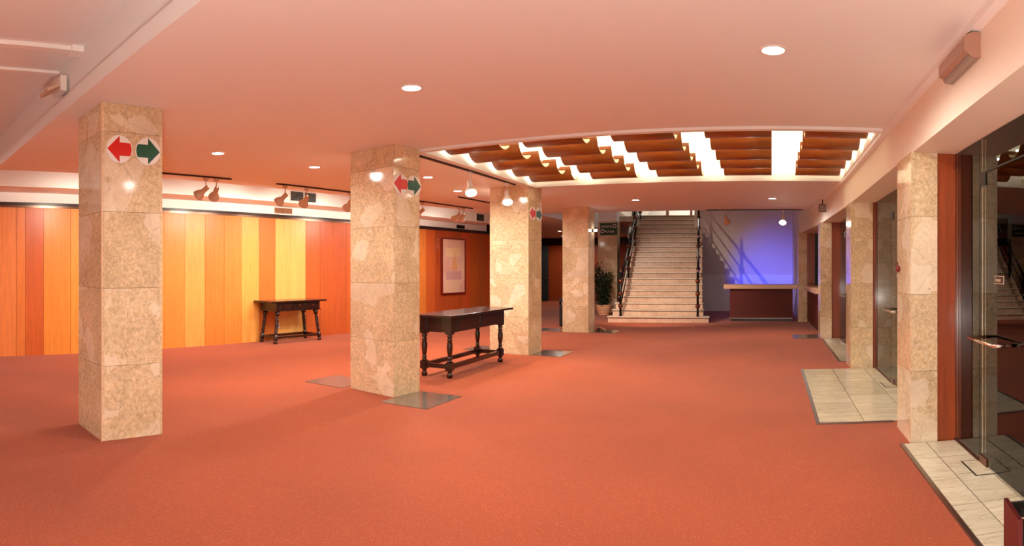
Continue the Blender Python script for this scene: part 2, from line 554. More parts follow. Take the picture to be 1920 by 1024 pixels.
# ---- right wall: fascia, cornice, soffit
FX = [(1.20, -4.0), (1.20, 9.4), (1.08, 13.4), (0.78, 17.4)]
def ribbon(pts, w, z0, z1, b=None):
    b = b or B()
    for (x0, y0), (x1, y1) in zip(pts[:-1], pts[1:]):
        b.prism([(x0, y0), (x0 + w, y0), (x1 + w, y1), (x1, y1)], z0, z1)
    return b
fa = obj('wall_right_fascia', ribbon(FX, 0.16, 2.5, 3.6), 'fascia_paint')
tag(fa, 'cream beam over the glass doors', 'beam', kind='structure')
co = obj('trim_4', ribbon([(x - 0.062, y) for x, y in FX[:2]] + [(1.018, 13.4), (0.95, 14.9)], 0.062, CEIL - 0.055, CEIL + 0.01), 'ceiling_paint')
tag(co, 'narrow cornice between ceiling and door beam', 'trim', kind='structure')
so = obj('ceiling_soffit', ribbon([(x + 0.16, y) for x, y in FX], 3.2, 2.5, 2.6), 'fascia_paint')
tag(so, 'soffit over the glass doors and vestibule', 'ceiling', kind='structure')
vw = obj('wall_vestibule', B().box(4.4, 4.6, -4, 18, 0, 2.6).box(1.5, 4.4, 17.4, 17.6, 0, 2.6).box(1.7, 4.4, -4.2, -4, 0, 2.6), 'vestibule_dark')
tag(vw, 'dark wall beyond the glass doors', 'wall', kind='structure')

# ---- stair hall beyond the low ceiling
hc = obj('ceiling_hall', B().box(-6.2, 1.6, 14.9, 27.2, 5.6, 5.7), 'ceiling_paint')
tag(hc, 'high ceiling over the stairs', 'ceiling', kind='structure')
hu = obj('wall_hall_front', B().box(-6.1, 1.6, 14.901, 15.0, CEIL + 0.001, 5.6), 'ceiling_paint')
tag(hu, 'upstand at the end of the low ceiling', 'wall', kind='structure')
BY = 21.5
wbl = obj('wall_blue', B().box(-2.75, 1.3, BY + 0.02, BY + 0.2, 0, 5.6), 'wall_plaster')
tag(wbl, 'plaster wall washed with blue light behind the bar counter', 'wall', kind='structure')
for k in range(4):
    x0 = -2.75 + k * 0.94
    obj('panel', B().box(0.004, 0.936, 0, 0.03, 0, 1.29), 'white_paint', wbl, (x0, BY - 0.01, 0))
whr = obj('wall_hall_right', B().prism([(0.78, 17.4), (1.2, 17.4), (1.2, BY + 0.1), (0.72, BY + 0.1)], 0, 5.6), 'wall_plaster')
tag(whr, 'side wall between the blue wall and the marble pier', 'wall', kind='structure')
wls = obj('wall_landing', B().box(-6, -1.2, 26.0, 26.2, 3.2, 5.6), 'white_paint')
tag(wls, 'pale wall at the top of the stairs', 'wall', kind='structure')

# ================================================================== COLUMNS
def slab_panel(parent, w, z0, z1, origin, rotz, gap=0.0014, t=0.025, mat='column_marble', name='marble_slab'):
    """a vertical slab: local x along the face, outward = -y"""
    b = B().box(gap, w - gap, -t, 0.002, gap, (z1 - z0) - gap)
    o = obj(name, b, mat, parent, (origin[0], origin[1], z0), (0, 0, rotz))
    return o
def column(near, wx, wy, rotz, label, top=CEIL, seams=(0.65, 1.33, 2.0, 2.70)):
    """near = corner closest to the viewer; the column spreads to -x and +y of it"""
    root = thing('marble_column', label, 'column', (near[0], near[1], 0), rotz, 'marble columns in the foyer', 'structure')
    t = 0.025
    obj('core', B().box(-wx + t + .004, -t - .004, t + .004, wy - t - .004, 0, top), 'mortar', root)
    z = [0.0] + [s for s in seams if s < top - 0.1] + [top]
    for i in range(len(z) - 1):
        slab_panel(root, wx, z[i], z[i + 1], (-wx, t), 0)             # front (-y)
        slab_panel(root, wy - 2 * t, z[i], z[i + 1], (-t, t), PI / 2)         # right (+x)
        slab_panel(root, wx, z[i], z[i + 1], (0, wy - t), PI)         # back
        slab_panel(root, wy - 2 * t, z[i], z[i + 1], (-wx + t, wy - t), -PI / 2)   # left
    return root
c1 = column((-4.71, 2.385), 0.64, 0.585, math.radians(-6.5), 'large marble column with arrow discs closest to the viewer, beneath the ceiling step')
c2 = column((-4.125, 5.755), 0.76, 0.45, math.radians(-9), 'marble column with arrow discs standing at the front corner of the ceiling light well')
c3 = column((-4.10, 9.70), 0.78, 0.52, math.radians(-4), 'marble column with arrow discs just behind the long table')
c4 = column((-4.23, 13.60), 0.645, 0.5, 0.0, 'plain marble column without arrow discs before the potted plant', seams=(0.62, 1.3, 2.0, 2.6))
c5 = column((-5.2, 20.0), 0.67, 0.5, math.radians(3), 'marble column carrying the green sign behind the potted plant', top=3.12, seams=(0.7, 1.5, 2.3))
obj('plaster_top', B().box(-0.65, -0.02, 0.02, 0.48, 3.12, 5.6), 'white_paint', c5)

obj('corner_bead', B().box(-0.006, 0.004, -0.004, 0.006, 0, CEIL), 'counter_top', c1)

# arrow discs
def arrow_disc(col_o, wy, u, z, left, label):
    R = 0.122
    rt = thing('arrow_disc', label, 'sign', (0, 0, 0), 0, 'direction discs on the marble columns')
    rt.location = col_o.matrix_world_calc @ Vector((0.003, u, z)) if hasattr(col_o, 'matrix_world_calc') else \
        Matrix.Translation(col_o.location) @ Matrix.Rotation(col_o.rotation_euler.z, 4, 'Z') @ Vector((0.001, u, z))
    rt.rotation_euler = (0, 0, col_o.rotation_euler.z)
    circ = [(R * math.cos(2 * PI * k / 40), R * math.sin(2 * PI * k / 40)) for k in range(40)]
    obj('disc', B().extrude(circ, (0, 0, 0), (0, 1, 0), (0, 0, 1), (1, 0, 0), 0.006), 'sign_white', rt)
    s = -1 if left else 1
    a = [(s * 0.95 * R, 0), (0, 0.95 * R), (0, 0.48 * R)]
    ang0 = math.asin(0.5)
    for k in range(7):
        an = ang0 - k * 2 * ang0 / 6
        a.append((-s * 0.94 * R * math.cos(an), 0.94 * R * math.sin(an)))
    a += [(0, -0.48 * R), (0, -0.95 * R)]
    obj('arrow', B().extrude(a, (0.006, 0, 0), (0, 1, 0), (0, 0, 1), (1, 0, 0), 0.002), 'sign_red' if left else 'sign_green', rt)
for co_, wy_, z_, where in ((c1, 0.585, 2.55, 'closest marble column'), (c2, 0.45, 2.5, 'column at the light well corner'), (c3, 0.52, 2.47, 'column behind the long table')):
    us = {c1: (0.165, 0.44), c2: (0.115, 0.345), c3: (0.15, 0.40)}[co_]
    arrow_disc(co_, wy_, us[0], z_, True, 'white disc with red arrow on the ' + where)
    arrow_disc(co_, wy_, us[1], z_, False, 'white disc with dark green arrow on the ' + where)

# ---- piers on the right
def pier(x, y, w, d, wood, label, top=2.5, seams=(0.62, 1.28, 1.95)):
    root = thing('marble_pier', label, 'pier', (x, y, 0), 0, 'marble piers between the glass doors', 'structure')
    t = 0.025
    obj('core', B().box(t + .004, w - 0.002, t + .004, d - t - .004, 0, top), 'mortar', root)
    z = [0.0] + list(seams) + [top]
    for i in range(len(z) - 1):
        slab_panel(root, w, z[i], z[i + 1], (0, t), 0)
        slab_panel(root, d - 2 * t, z[i], z[i + 1], (t, d - t), -PI / 2)
        slab_panel(root, w, z[i], z[i + 1], (w, d - t), PI)
    obj('wood_post', B().box(w + 0.002, w + wood, 0.012, d - 0.012, 0, top), 'red_wood', root)
    return root
p1 = pier(1.18, 5.06, 0.235, 0.58, 0.18, 'large marble pier with wooden post closest on the glass door side')
p2 = pier(1.18, 9.02, 0.335, 0.6, 0.12, 'marble pier behind the second marble threshold')
p3 = pier(1.04, 13.02, 0.25, 0.6, 0.19, 'marble pier with wooden post beside the side counter')
p4 = pier(0.74, 17.12, 0.26, 0.3, 0.22, 'small marble pier at the end of the bar counter', seams=(0.7, 1.4, 1.95))

# ================================================================== MARBLE THRESHOLDS
def tiles(root, xs, ys, z0=-0.03, z1=0.012, g=0.0045):
    for i in range(len(xs) - 1):
        yy = ys[i % len(ys)]
        for j in range(len(yy) - 1):
            w, d = xs[i + 1] - xs[i], yy[j + 1] - yy[j]
            obj('tile', B().box(g, w - g, g, d - g, z0, z1), 'tile_marble', root, (xs[i], yy[j], 0))
def threshold(x0, x1, y0, y1, xs, ys, label):
    r = thing('marble_threshold', label, 'floor tiles', (0, 0, 0), 0, 'marble thresholds at the glass doors', 'structure')
    tiles(r, xs, ys)
    obj('grout', B().box(x0, x1, y0, y1, -0.03, 0.007), 'grout', r)
    obj('metal_edge', B().box(x0 - 0.03, x0 - 0.001, y0 - 0.02, y1, -0.02, 0.016).box(x0 - 0.03, min(x1, 1.18), y0 - 0.022, y0 - 0.002, -0.02, 0.016), 'brushed', r)
    return r
ya = [0.9, 1.4, 1.85, 2.3, 2.75, 3.2, 3.65, 4.12, 4.62, 5.05]
yb = [0.9, 1.3, 1.75, 2.2, 2.65, 3.15, 3.65, 4.2, 4.62, 5.05]
threshold(1.11, 2.7, 0.9, 5.05, [1.11, 1.31, 1.575, 2.1, 2.7], [ya, yb], 'marble threshold under the closest glass door')
yc = [5.85, 6.25, 6.7, 7.1, 7.65, 8.5, 9.0]
yd = [5.85, 6.4, 7.1, 7.97, 9.0]
threshold(0.46, 2.7, 5.85, 9.0, [0.46, 0.90, 1.37, 1.9, 2.7], [yc, yd], 'wide marble threshold reaching out over the carpet between the two piers')
threshold(1.10, 2.7, 9.75, 12.95, [1.10, 1.37, 1.9, 2.7], [[9.75, 10.4, 11.0, 11.7, 12.3, 12.95]], 'narrow marble threshold in the farthest door bay')

# ================================================================== GLASS DOORS
def handle_mesh(y0, y1):
    z = 0.98
    pts = [(0.0, y0, z), (-0.10, y0, z), (-0.12, y0 - 0.02, z), (-0.12, y1 + 0.02, z), (-0.10, y1, z), (0.0, y1, z)]
    pts2 = [(-p[0] + 0.012, p[1], p[2]) for p in pts]
    return B().tube(pts, 0.013).tube(pts2, 0.013)
def glass_bay(n, ya, yp, yend, gx, label_w, label_d, far=True):
    """ya: pier side, yp: pivot, yend: free end toward the viewer"""
    w = thing('window_%d' % n, label_w, 'glass panel', (gx, 0, 0), 0, 'glass panels beside the doors', 'structure')
    obj('pane', B().box(0, 0.012, yp + 0.008, ya - 0.004, 0.014, 2.495), 'glass', w)
    obj('transom_pane', B().box(0, 0.012, yend, yp, 2.235, 2.495), 'glass', w)
    obj('floor_channel', B().box(-0.012, 0.024, yp, ya, 0.0125, 0.022), 'bronze', w)
    obj('transom_rail', B().box(-0.004, 0.016, yend, yp, 2.222, 2.235), 'black_iron', w)
    d = thing('door_%d' % n, label_d, 'glass door', (gx, yp - 0.004, 0), 0, 'frameless glass doors', 'structure')
    L = yp - yend
    obj('glass_leaf', B().box(0, 0.012, -L + 0.01, 0.0, 0.03, 2.218), 'glass', d)
    obj('top_patch', B().box(-0.008, 0.020, -0.14, 0.0, 2.13, 2.219), 'black_iron', d)
    obj('bottom_patch', B().box(-0.008, 0.020, -0.16, 0.0, 0.014, 0.075), 'bronze', d)
    obj('floor_spring', B().box(-0.14, 0.16, -0.30, 0.05, 0.0122, 0.0145), 'brushed', d)
    obj('spring_cover', B().box(-0.125, 0.145, -0.285, 0.035, 0.0146, 0.016), 'tile_marble', d)
    h = obj('pull_handle', handle_mesh(-0.06, -0.62), 'chrome', d)
    s = obj('push_plate', B().box(-0.005, -0.001, -0.495, -0.315, 1.395, 1.445), 'rail_dark', d)
    obj('plate_rim', B().box(-0.004, -0.0008, -0.499, -0.311, 1.391, 1.3949).box(-0.004, -0.0008, -0.499, -0.311, 1.4451, 1.449).box(-0.004, -0.0008, -0.499, -0.4951, 1.395, 1.445).box(-0.004, -0.0008, -0.3149, -0.311, 1.395, 1.445), 'lamp_shell', s)
    me = text_mesh('Empujar', 0.034, 0.0003)
    put('lettering', me, 'lamp_shell', s, (-0.0056, -0.338, 1.411), (PI / 2, 0, -PI / 2))
    return d
glass_bay(1, 5.066, 4.42, 2.6, 1.575, 'narrow fixed glass side panel at the closest pier', 'closest frameless glass door with chrome pull handle')
glass_bay(2, 9.026, 7.78, 6.0, 1.55, 'fixed glass side panel by the wide marble threshold', 'frameless glass door behind the wide marble threshold')
glass_bay(3, 13.03, 12.1, 10.2, 1.46, 'fixed glass side panel in the farthest bay', 'frameless glass door in the farthest bay')

# ================================================================== LIGHT WELL BAFFLES
def baffle_mesh(L, R=0.27, t=0.018):
    b = B()
    n = 14
    a0, a1 = math.radians(-162), math.radians(-48)
    out, inn = [], []
    for i in range(n + 1):
        a_ = a0 + (a1 - a0) * i / n
        out.append((R * math.cos(a_), R * math.sin(a_)))
        inn.append(((R - t) * math.cos(a_), (R - t) * math.sin(a_)))
    return out, inn
def make_baffle(root_loc, L, label):
    out, inn = baffle_mesh(L)
    r = thing('ceiling_baffle', label, 'baffle', root_loc, 0, 'curved wooden baffles in the ceiling light well')
    b = B()
    n = len(out)
    v = [[b.bm.verts.new((x, p[0], p[1])) for p in out] for x in (0, L)]
    u = [[b.bm.verts.new((x, p[0] * 0.985, p[1] * 0.985)) for p in out] for x in (0, L)]
    for i in range(n - 1):
        f = b.bm.faces.new((v[0][i], v[0][i + 1], v[1][i + 1], v[1][i])); f.smooth = True
        f = b.bm.faces.new((u[0][i], u[1][i], u[1][i + 1], u[0][i + 1])); f.smooth = True
        for k in (0, 1):
            b.bm.faces.new((v[k][i], u[k][i], u[k][i + 1], v[k][i + 1]))
    for i in (0, n - 1):
        b.bm.faces.new((v[0][i], v[1][i], u[1][i], u[0][i]))
    obj('veneer_shell', b, 'baffle_wood', r)
    b = B()
    v = [[b.bm.verts.new((x, p[0] * 0.98, p[1] * 0.98)) for p in out] for x in (0.002, L - 0.002)]
    u = [[b.bm.verts.new((x, p[0], p[1])) for p in inn] for x in (0.002, L - 0.002)]
    for i in range(n - 1):
        f = b.bm.faces.new((v[0][i], v[0][i + 1], v[1][i + 1], v[1][i])); f.smooth = True
        f = b.bm.faces.new((u[0][i], u[1][i], u[1][i + 1], u[0][i + 1])); f.smooth = True
        for k in (0, 1):
            b.bm.faces.new((v[k][i], u[k][i], u[k][i + 1], v[k][i + 1]))
    for i in (0, n - 1):
        b.bm.faces.new((v[0][i], v[1][i], u[1][i], u[0][i]))
    obj('pale_lining', b, 'baffle_inside', r)
    tb = B().lathe([(0.016, 0.04), (0.016, L - 0.04)], 8, (0, 0, -0.16), (1, 0, 0))
    obj('fluorescent_tube', tb, 'tube_glow', r)
    return r
COLS = [(-3.97, -3.21), (-2.90, -2.15), (-1.81, -1.09), (-0.745, 0.0), (0.37, 1.07)]
ROWS = [6.80, 7.50, 8.20, 8.90, 9.58]
ordw = ['first', 'second', 'third', 'fourth', 'fifth']
for ci, (x0, x1) in enumerate(COLS):
    first = None
    for ri, y in enumerate(ROWS):
        side = 'counted from the marble columns' 
        lab = 'curved wooden ceiling baffle, %s row from the viewer, %s file from the columns' % (ordw[ri], ordw[ci])
        if first is None:
            first = make_baffle((x0, y, 3.245), x1 - x0, lab)
        else:
            dup(first, (x0, y, 3.245), None, lab)

# ================================================================== DOWNLIGHTS
def downlight(x, y, label, z=CEIL, w=None, r=0.085):
    t = thing('downlight', label, 'downlight', (x, y, z), 0, 'round recessed ceiling downlights')
    b = B().lathe([(r * 0.86, 0.0), (r * 0.9, -0.006), (r * 1.12, -0.006), (r * 1.16, 0.0)], 28, capends=False)
    obj('trim_ring', b, 'white_plastic', t)
    obj('lens', B().lathe([(r * 0.86, -0.003), (r * 0.86, -0.001)], 28), 'lamp_glow', t)
    light('downlight_lamp', 'SPOT', (0, 0, -0.02), w or W_DOWN, NEUTRAL, t, spot_size=math.radians(172), spot_blend=0.45, shadow_soft_size=0.08)
    return t
for x, y, w, lab in [
        (-2.72, 4.04, 0.95, 'recessed downlight over the open carpet in front of the light well'),
        (0.01, 4.03, 0.8, 'recessed downlight brightest in the ceiling before the glass doors'),
        (-6.03, 4.68, 1.0, 'recessed downlight behind the closest column'),
        (-5.92, 6.33, 1, 'recessed downlight left of the light well corner column'),
        (-2.85, 12.52, 0.4, 'recessed downlight before the stairs'),
        (0.01, 12.55, 0.3, 'recessed downlight before the bar counter'),
        (-5.16, 8.13, 1.5, 'recessed downlight left of the lit track lamps'),
        (-5.60, 9.86, 1.4, 'recessed downlight between the two light tracks'),
        (-6.1, 13.2, 1, 'recessed downlight hidden behind the column by the table'),
        (-8.0, 22.0, 0.5, 'recessed downlight in the far corridor')]:
    downlight(x, y, lab, w=W_DOWN * w)

# ================================================================== TRACK LIGHTS
def track(p, q, label, z=CEIL):
    a, b = Vector((*p, 0)), Vector((*q, 0))
    d = b - a
    o = obj('light_track', B().box(-0.017, 0.017, 0, d.length, -0.022, 0).box(-0.006, 0.006, 0.01, d.length - 0.01, -0.024, -0.021), 'rail_dark', None, (p[0], p[1], z - 0.002), (0, 0, math.atan2(d.y, d.x) - PI / 2))
    return tag(o, label, 'light track', 'light tracks on the ceiling')
def spot_head(x, y, aim, label, z=CEIL - 0.028, lit=True, w=None, shell='lamp_shell', drop=0.17, size=math.radians(128), glow=True):
    t = thing('track_spotlight', label, 'spotlight', (x, y, z), 0, 'spotlights on the ceiling tracks')
    obj('adapter', B().box(-0.025, 0.025, -0.035, 0.035, -0.045, 0), shell, t)
    d = (Vector(aim) - Vector((x, y, z - drop))).normalized()
    j = Vector((0, 0, -drop))
    obj('stem', B().tube([(0, 0, -0.04), (0, 0.0, -drop + 0.02), j], 0.008, 8), shell, t)
    o0 = j - d * 0.02
    K_ = 1.18
    prof = [(0.012, -0.03), (0.030, -0.02), (0.034, 0.0), (0.034, 0.075), (0.040, 0.09), (0.062, 0.125), (0.075, 0.16), (0.078, 0.178), (0.072, 0.178), (0.058, 0.13), (0.03, 0.1)]
    obj('bell_shade', B().lathe([(a_ * K_, b_ * K_) for a_, b_ in prof], 20, o0, d, capends=False), shell, t)
    c = o0 + d * 0.168 * K_
    obj('lamp_face', B().lathe([(0.078, 0), (0.070, 0.012), (0.04, 0.02), (0.001, 0.023)], 18, c, d), 'lamp_glow' if lit else 'grey_plastic', t)
    if lit:
        light('spot_lamp', 'SPOT', tuple(c + d * 0.035), w or W_WASH, WARM, t, aim=tuple(c + d), spot_size=size, spot_blend=0.7, shadow_soft_size=0.05)
    return t
TO = 2.0
track(Lp(TO, 4.2)[:2], Lp(TO, 6.4)[:2], 'thin dark light track left of the closest column')
track(Lp(TO, 7.32)[:2], Lp(TO, 9.2)[:2], 'thin dark light track above the small table')
track(Lp(TO, 10.7)[:2], Lp(TO, 13.1)[:2], 'thin dark light track before the framed print')
wall_spots = [(5.93, 5.0, 'left one of the paired spotlights beside the closest column', 0.5), (6.12, 6.7, 'right one of the paired spotlights beside the closest column', 0.5),
              (7.50, 7.1, 'single spotlight left of the ceiling grille', 1), (7.98, 8.6, 'single spotlight in front of the ceiling grille', 1),
              (9.05, 9.7, 'spotlight partly hidden by the light well corner column', 1), (11.2, 10.9, 'single spotlight just behind the light well corner column', 1),
              (12.55, 12.6, 'left one of the paired spotlights near the framed print', 0.5), (12.72, 14.2, 'right one of the paired spotlights near the framed print', 0.5),
              (4.45, 4.0, 'spotlight hidden behind the closest column', 0.8)]
for s, sa, lab, f in wall_spots:
    p = Lp(TO, s)
    a = Lp(0.0, sa, 1.35)
    spot_head(p[0], p[1], a, lab, w=W_WASH * f)
# tracks with lamps facing the room
track((-4.25, 6.5), (-4.27, 9.5), 'thin dark light track along the light well edge')
spot_head(-4.25, 7.85, (-3.3, 6.6, 0.5), 'glaring lit spotlight closer to the viewer on the light well track', w=W_TRACK, shell='white_plastic')
spot_head(-4.26, 9.15, (-3.5, 8.0, 0.4), 'glaring lit spotlight against the column behind the long table', w=W_TRACK, shell='white_plastic')
track((-6.0, 10.6), (-5.9, 12.6), 'short light track left of the column behind the long table')
spot_head(-5.88, 12.1, (-4.6, 10.4, 1.0), 'small lit spotlight at the edge of the column behind the long table', w=W_TRACK, shell='white_plastic')
track((-1.6, 14.82), (0.75, 14.82), 'light track at the ceiling edge before the blue wall')
spot_head(-1.12, 14.82, (-0.9, 16.6, 1.6), 'unlit looking spotlight on the track before the blue wall', lit=False)
spot_head(0.28, 14.82, (0.0, 12.6, 0.3), 'glaring lit spotlight on the track before the blue wall', w=W_TRACK, shell='white_plastic')

# ================================================================== TABLES
def leg_profile(h, kind):
    if kind == 'vase':
        p = [(0, .026), (.01, .034), (.035, .036), (.055, .026), (.075, .03)]
        return p
    return []
def turned(b, base, top, prof, n=14):
    base, top = Vector(base), Vector(top)
    d = top - base
    L = d.length
    b.lathe([(r, h * L) for h, r in prof], n, base, d)
def long_table():
    r = thing('long_table', 'long dark wooden table with turned vase legs behind the light well corner column', 'table', (-4.16, 7.14, 0), math.radians(0.5))
    W, L, H = 0.50, 1.72, 0.865
    # legs at (x,y): front right edge x=0, going -x
    obj('tabletop', B().box(-W - 0.06, 0.06, -0.10, L + 0.24, H - 0.032, H), 'dark_wood', r, bevel=0.005)
    for sx in (0, -W + 0.09):
        for sy in (0, L - 0.09):
            b = B()
            cx, cy = sx - 0.045, sy + 0.045
            b.box(cx - 0.047, cx + 0.047, cy - 0.047, cy + 0.047, 0.60, H - 0.034)
            turned(b, (cx, cy, 0.215), (cx, cy, 0.60), [(0, .034), (.02, .04), (.05, .04), (.07, .026), (.10, .026), (.12, .036), (.15, .036), (.17, .027), (.21, .026), (.30, .033),
                                                      (.45, .041), (.58, .042), (.68, .037), (.76, .030), (.78, .038), (.815, .038), (.835, .027), (.87, .027), (.89, .04), (.93, .04), (.95, .03), (1.0, .045)])
            b.box(cx - 0.045, cx + 0.045, cy - 0.045, cy + 0.045, 0.105, 0.215)
            turned(b, (cx, cy, 0), (cx, cy, 0.105), [(0, .026), (.06, .038), (.35, .044), (.55, .036), (.68, .024), (.85, .034), (1, .04)])
            obj('leg', b, 'dark_wood', r)
    obj('apron', B().box(-W + 0.0, -W + 0.03, 0.09, L - 0.09, 0.625, H - 0.034), 'dark_wood', r)
    fr_ = obj('apron', B().box(-0.03, -0.004, 0.09, L - 0.09, 0.625, H - 0.034), 'dark_wood', r)
    for k in range(2):
        y0 = 0.16 + k * 0.72
        obj('drawer_front', B().box(-0.004, 0.006, y0, y0 + 0.66, 0.66, H - 0.06).box(0.006, 0.010, y0 + 0.02, y0 + 0.64, 0.68, H - 0.08), 'dark_wood', r)
    for y in (0.02, L - 0.06):
        obj('apron', B().box(-W + 0.09, -0.09, y, y + 0.03, 0.625, H - 0.034), 'dark_wood', r)
    for x in (-0.07, -W + 0.02):
        obj('stretcher', B().box(x, x + 0.05, 0.09, L - 0.09, 0.128, 0.188), 'dark_wood', r)
    for y in (0.02, L - 0.07):
        obj('stretcher', B().box(-W + 0.09, -0.09, y, y + 0.05, 0.128, 0.188), 'dark_wood', r)
    return r
long_table()
def small_table():
    o = Lp(0.06, 8.36)
    r = thing('small_table', 'small dark carved table with splayed bobbin legs against the plank wall', 'table', o, ROT_L)
    D, L, H = 0.52, 1.20, 0.855
    obj('tabletop', B().box(-0.04, D + 0.05, -0.13, L + 0.13, H - 0.035, H), 'dark_wood', r, bevel=0.005)
    prof = [(0, .026), (.03, .034), (.07, .034), (.09, .022), (.12, .036), (.25, .036), (.27, .022)]
    z = .30
    while z < .80:
        prof += [(z, .024), (z + .022, .034), (z + .044, .024)]
        z += .05
    prof += [(.83, .024), (.86, .038), (1.0, .046)]
    prof = [(a_, b_ * 1.22) for a_, b_ in prof]
    for x, sx in ((0.06, -1), (D - 0.06, 1)):
        for y, sy in ((0.10, -1), (L - 0.10, 1)):
            b = B()
            turned(b, (x + 0.045 * sx * (1 if sx > 0 else 0.6), y + 0.085 * sy, 0), (x, y, 0.655), prof)
            obj('leg', b, 'dark_wood', r)
    obj('apron', B().box(0.0, D, 0.03, L - 0.03, 0.665, H - 0.031), 'dark_wood', r)
    obj('apron_moulding', B().box(-0.012, D + 0.014, 0.01, L - 0.01, 0.648, 0.666), 'dark_wood', r)
    for k in range(3):
        y0 = 0.07 + k * 0.365
        dr = obj('drawer_front', B().box(D, D + 0.010, y0, y0 + 0.33, 0.685, H - 0.05).box(D + 0.01, D + 0.018, y0 + 0.10, y0 + 0.23, 0.70, H - 0.065), 'dark_wood', r)
        obj('knob', B().ball((D + 0.03, y0 + 0.165, 0.755), 0.013), 'bronze', dr)
    for k in range(4):
        y0 = 0.04 + k * 0.365
        obj('turned_boss', B().lathe([(.006, 0), (.014, .02), (.008, .06), (.014, .1), (.006, .12)], 8, (D + 0.008, y0, 0.69)), 'dark_wood', r)
    for x in (0.04, D - 0.03):
        obj('stretcher', B().box(x - 0.02, x + 0.03, 0.02, L - 0.02, 0.10, 0.145), 'dark_wood', r)
    for y in (0.03, L - 0.07):
        obj('stretcher', B().box(0.05, D - 0.04, y, y + 0.045, 0.10, 0.145), 'dark_wood', r)
small_table()

# ================================================================== FRAMED PRINT, VENTS, SOCKETS
def framed_print():
    o = Lp(0.0, 14.45, 0.79)
    r = thing('framed_print', 'tall faded pink print in a dark red frame on the plank wall', 'picture', o, ROT_L)
    L, Hh, d = 1.12, 1.57, 0.07
    obj('frame', B().box(0.01, d, 0, L, 0, 0.035).box(0.01, d, 0, L, Hh - 0.035, Hh).box(0.01, d, 0, 0.035, 0.035, Hh - 0.035).box(0.01, d, L - 0.035, L, 0.035, Hh - 0.035), 'frame_red', r)
    obj('mount', B().box(0.01, d - 0.012, 0.035, L - 0.035, 0.035, Hh - 0.035), 'print', r)
    q = obj('printed_image', B().box(d - 0.012, d - 0.010, 0.16, L - 0.16, 0.38, Hh - 0.22), 'print', r)
    plain('print_mauve', (214, 160, 156), 0.6)
    plain('print_pale', (244, 206, 160), 0.6)
    plain('print_orange', (236, 170, 120), 0.6)
    x = d - 0.010
    obj('printed_shape', B().box(x, x + 0.001, 0.18, L - 0.20, 0.40, 0.64), 'print_mauve', q)
    obj('printed_shape', B().box(x, x + 0.001, 0.18, L - 0.22, 1.05, 1.30), 'print_pale', q)
    tri = [(0.44, 0.66), (0.74, 0.66), (0.70, 0.95), (0.62, 1.05), (0.60, 1.22), (0.56, 1.05), (0.47, 0.95)]
    obj('printed_shape', B().extrude(tri, (x + 0.001, 0, 0), (0, 1, 0), (0, 0, 1), (1, 0, 0), 0.001), 'print_orange', q)
framed_print()
rod = obj('hanging_rod', B().tube([(0, 0, 0), (0, 0, 0.95)], 0.008, 6).ball((0, 0, 0.70), 0.028, 8), 'chrome', None, Lp(0.03, 14.30, 1.6))
tag(rod, 'slim metal hanging rod on the planks beside the framed print', 'rod')

def vent(off, s0, s1, z0, z1, label, frame, slats=8, mull=None, slat='vent_slat', back='dark_void'):
    o = Lp(off, s0, z0)
    r = thing('air_grille', label, 'air vent', o, ROT_L, 'air grilles high on the plank wall')
    L, Hh = s1 - s0, z1 - z0
    f = 0.02
    obj('frame', B().box(0, 0.02, 0, L, 0, f).box(0, 0.02, 0, L, Hh - f, Hh).box(0, 0.02, 0, f, f, Hh - f).box(0, 0.02, L - f, L, f, Hh - f), frame, r)
    obj('backing', B().box(0.001, 0.004, f, L - f, f, Hh - f), back, r)
    for k in range(slats):
        z = f + (Hh - 2 * f) * (k + 0.5) / slats
        obj('slat', B().extrude([(0.004, -0.004), (0.018, -0.010), (0.018, -0.005), (0.004, 0.001)], (0, f, z), (1, 0, 0), (0, 0, 1), (0, 1, 0), L - 2 * f), slat, r)
    if mull:
        obj('mullion', B().box(0.0, 0.022, L * mull - 0.012, L * mull + 0.012, f, Hh - f), frame, r)
vent(0.75, 8.58, 9.29, 2.835, 3.06, 'wide white grille with dark slats on the duct bulkhead above the small table', 'white_plastic', 8, 0.52)
vent(0.75, 15.08, 15.52, 2.82, 3.05, 'narrow grille on the duct bulkhead near the framed print', 'white_plastic', 8)
vent(0.0, 8.78, 9.24, 2.668, 2.788, 'small bronze grille just above the planks over the small table', 'vent_bronze', 4, 0.5, 'vent_bronze', 'vent_bronze')
vent(0.0, 15.22, 15.6, 2.66, 2.76, 'small black grille just above the planks over the framed print', 'rail_dark', 3, None, 'dark_void')
vent(0.75, 2.95 - 2.6, 3.5 - 2.6, 3.0, 3.2, 'grille on the bulkhead in the raised bay', 'white_plastic', 6)

def socket(loc, rz, label):
    r = thing('wall_socket', label, 'socket', loc, rz, 'white wall sockets')
    obj('plate', B().box(0, 0.012, -0.045, 0.045, -0.045, 0.045), 'white_plastic', r)
    obj('outlet', B().lathe([(0.024, 0), (0.024, 0.003)], 14, (0.012, 0, 0), (1, 0, 0)), 'grey_plastic', r)
socket(Lp(0.004, 8.87, 0.30), ROT_L, 'white wall socket on the planks behind the small table legs')
socket((1.12, 17.128, 0.12), -PI / 2, 'white wall socket low on the wooden post of the end pier')

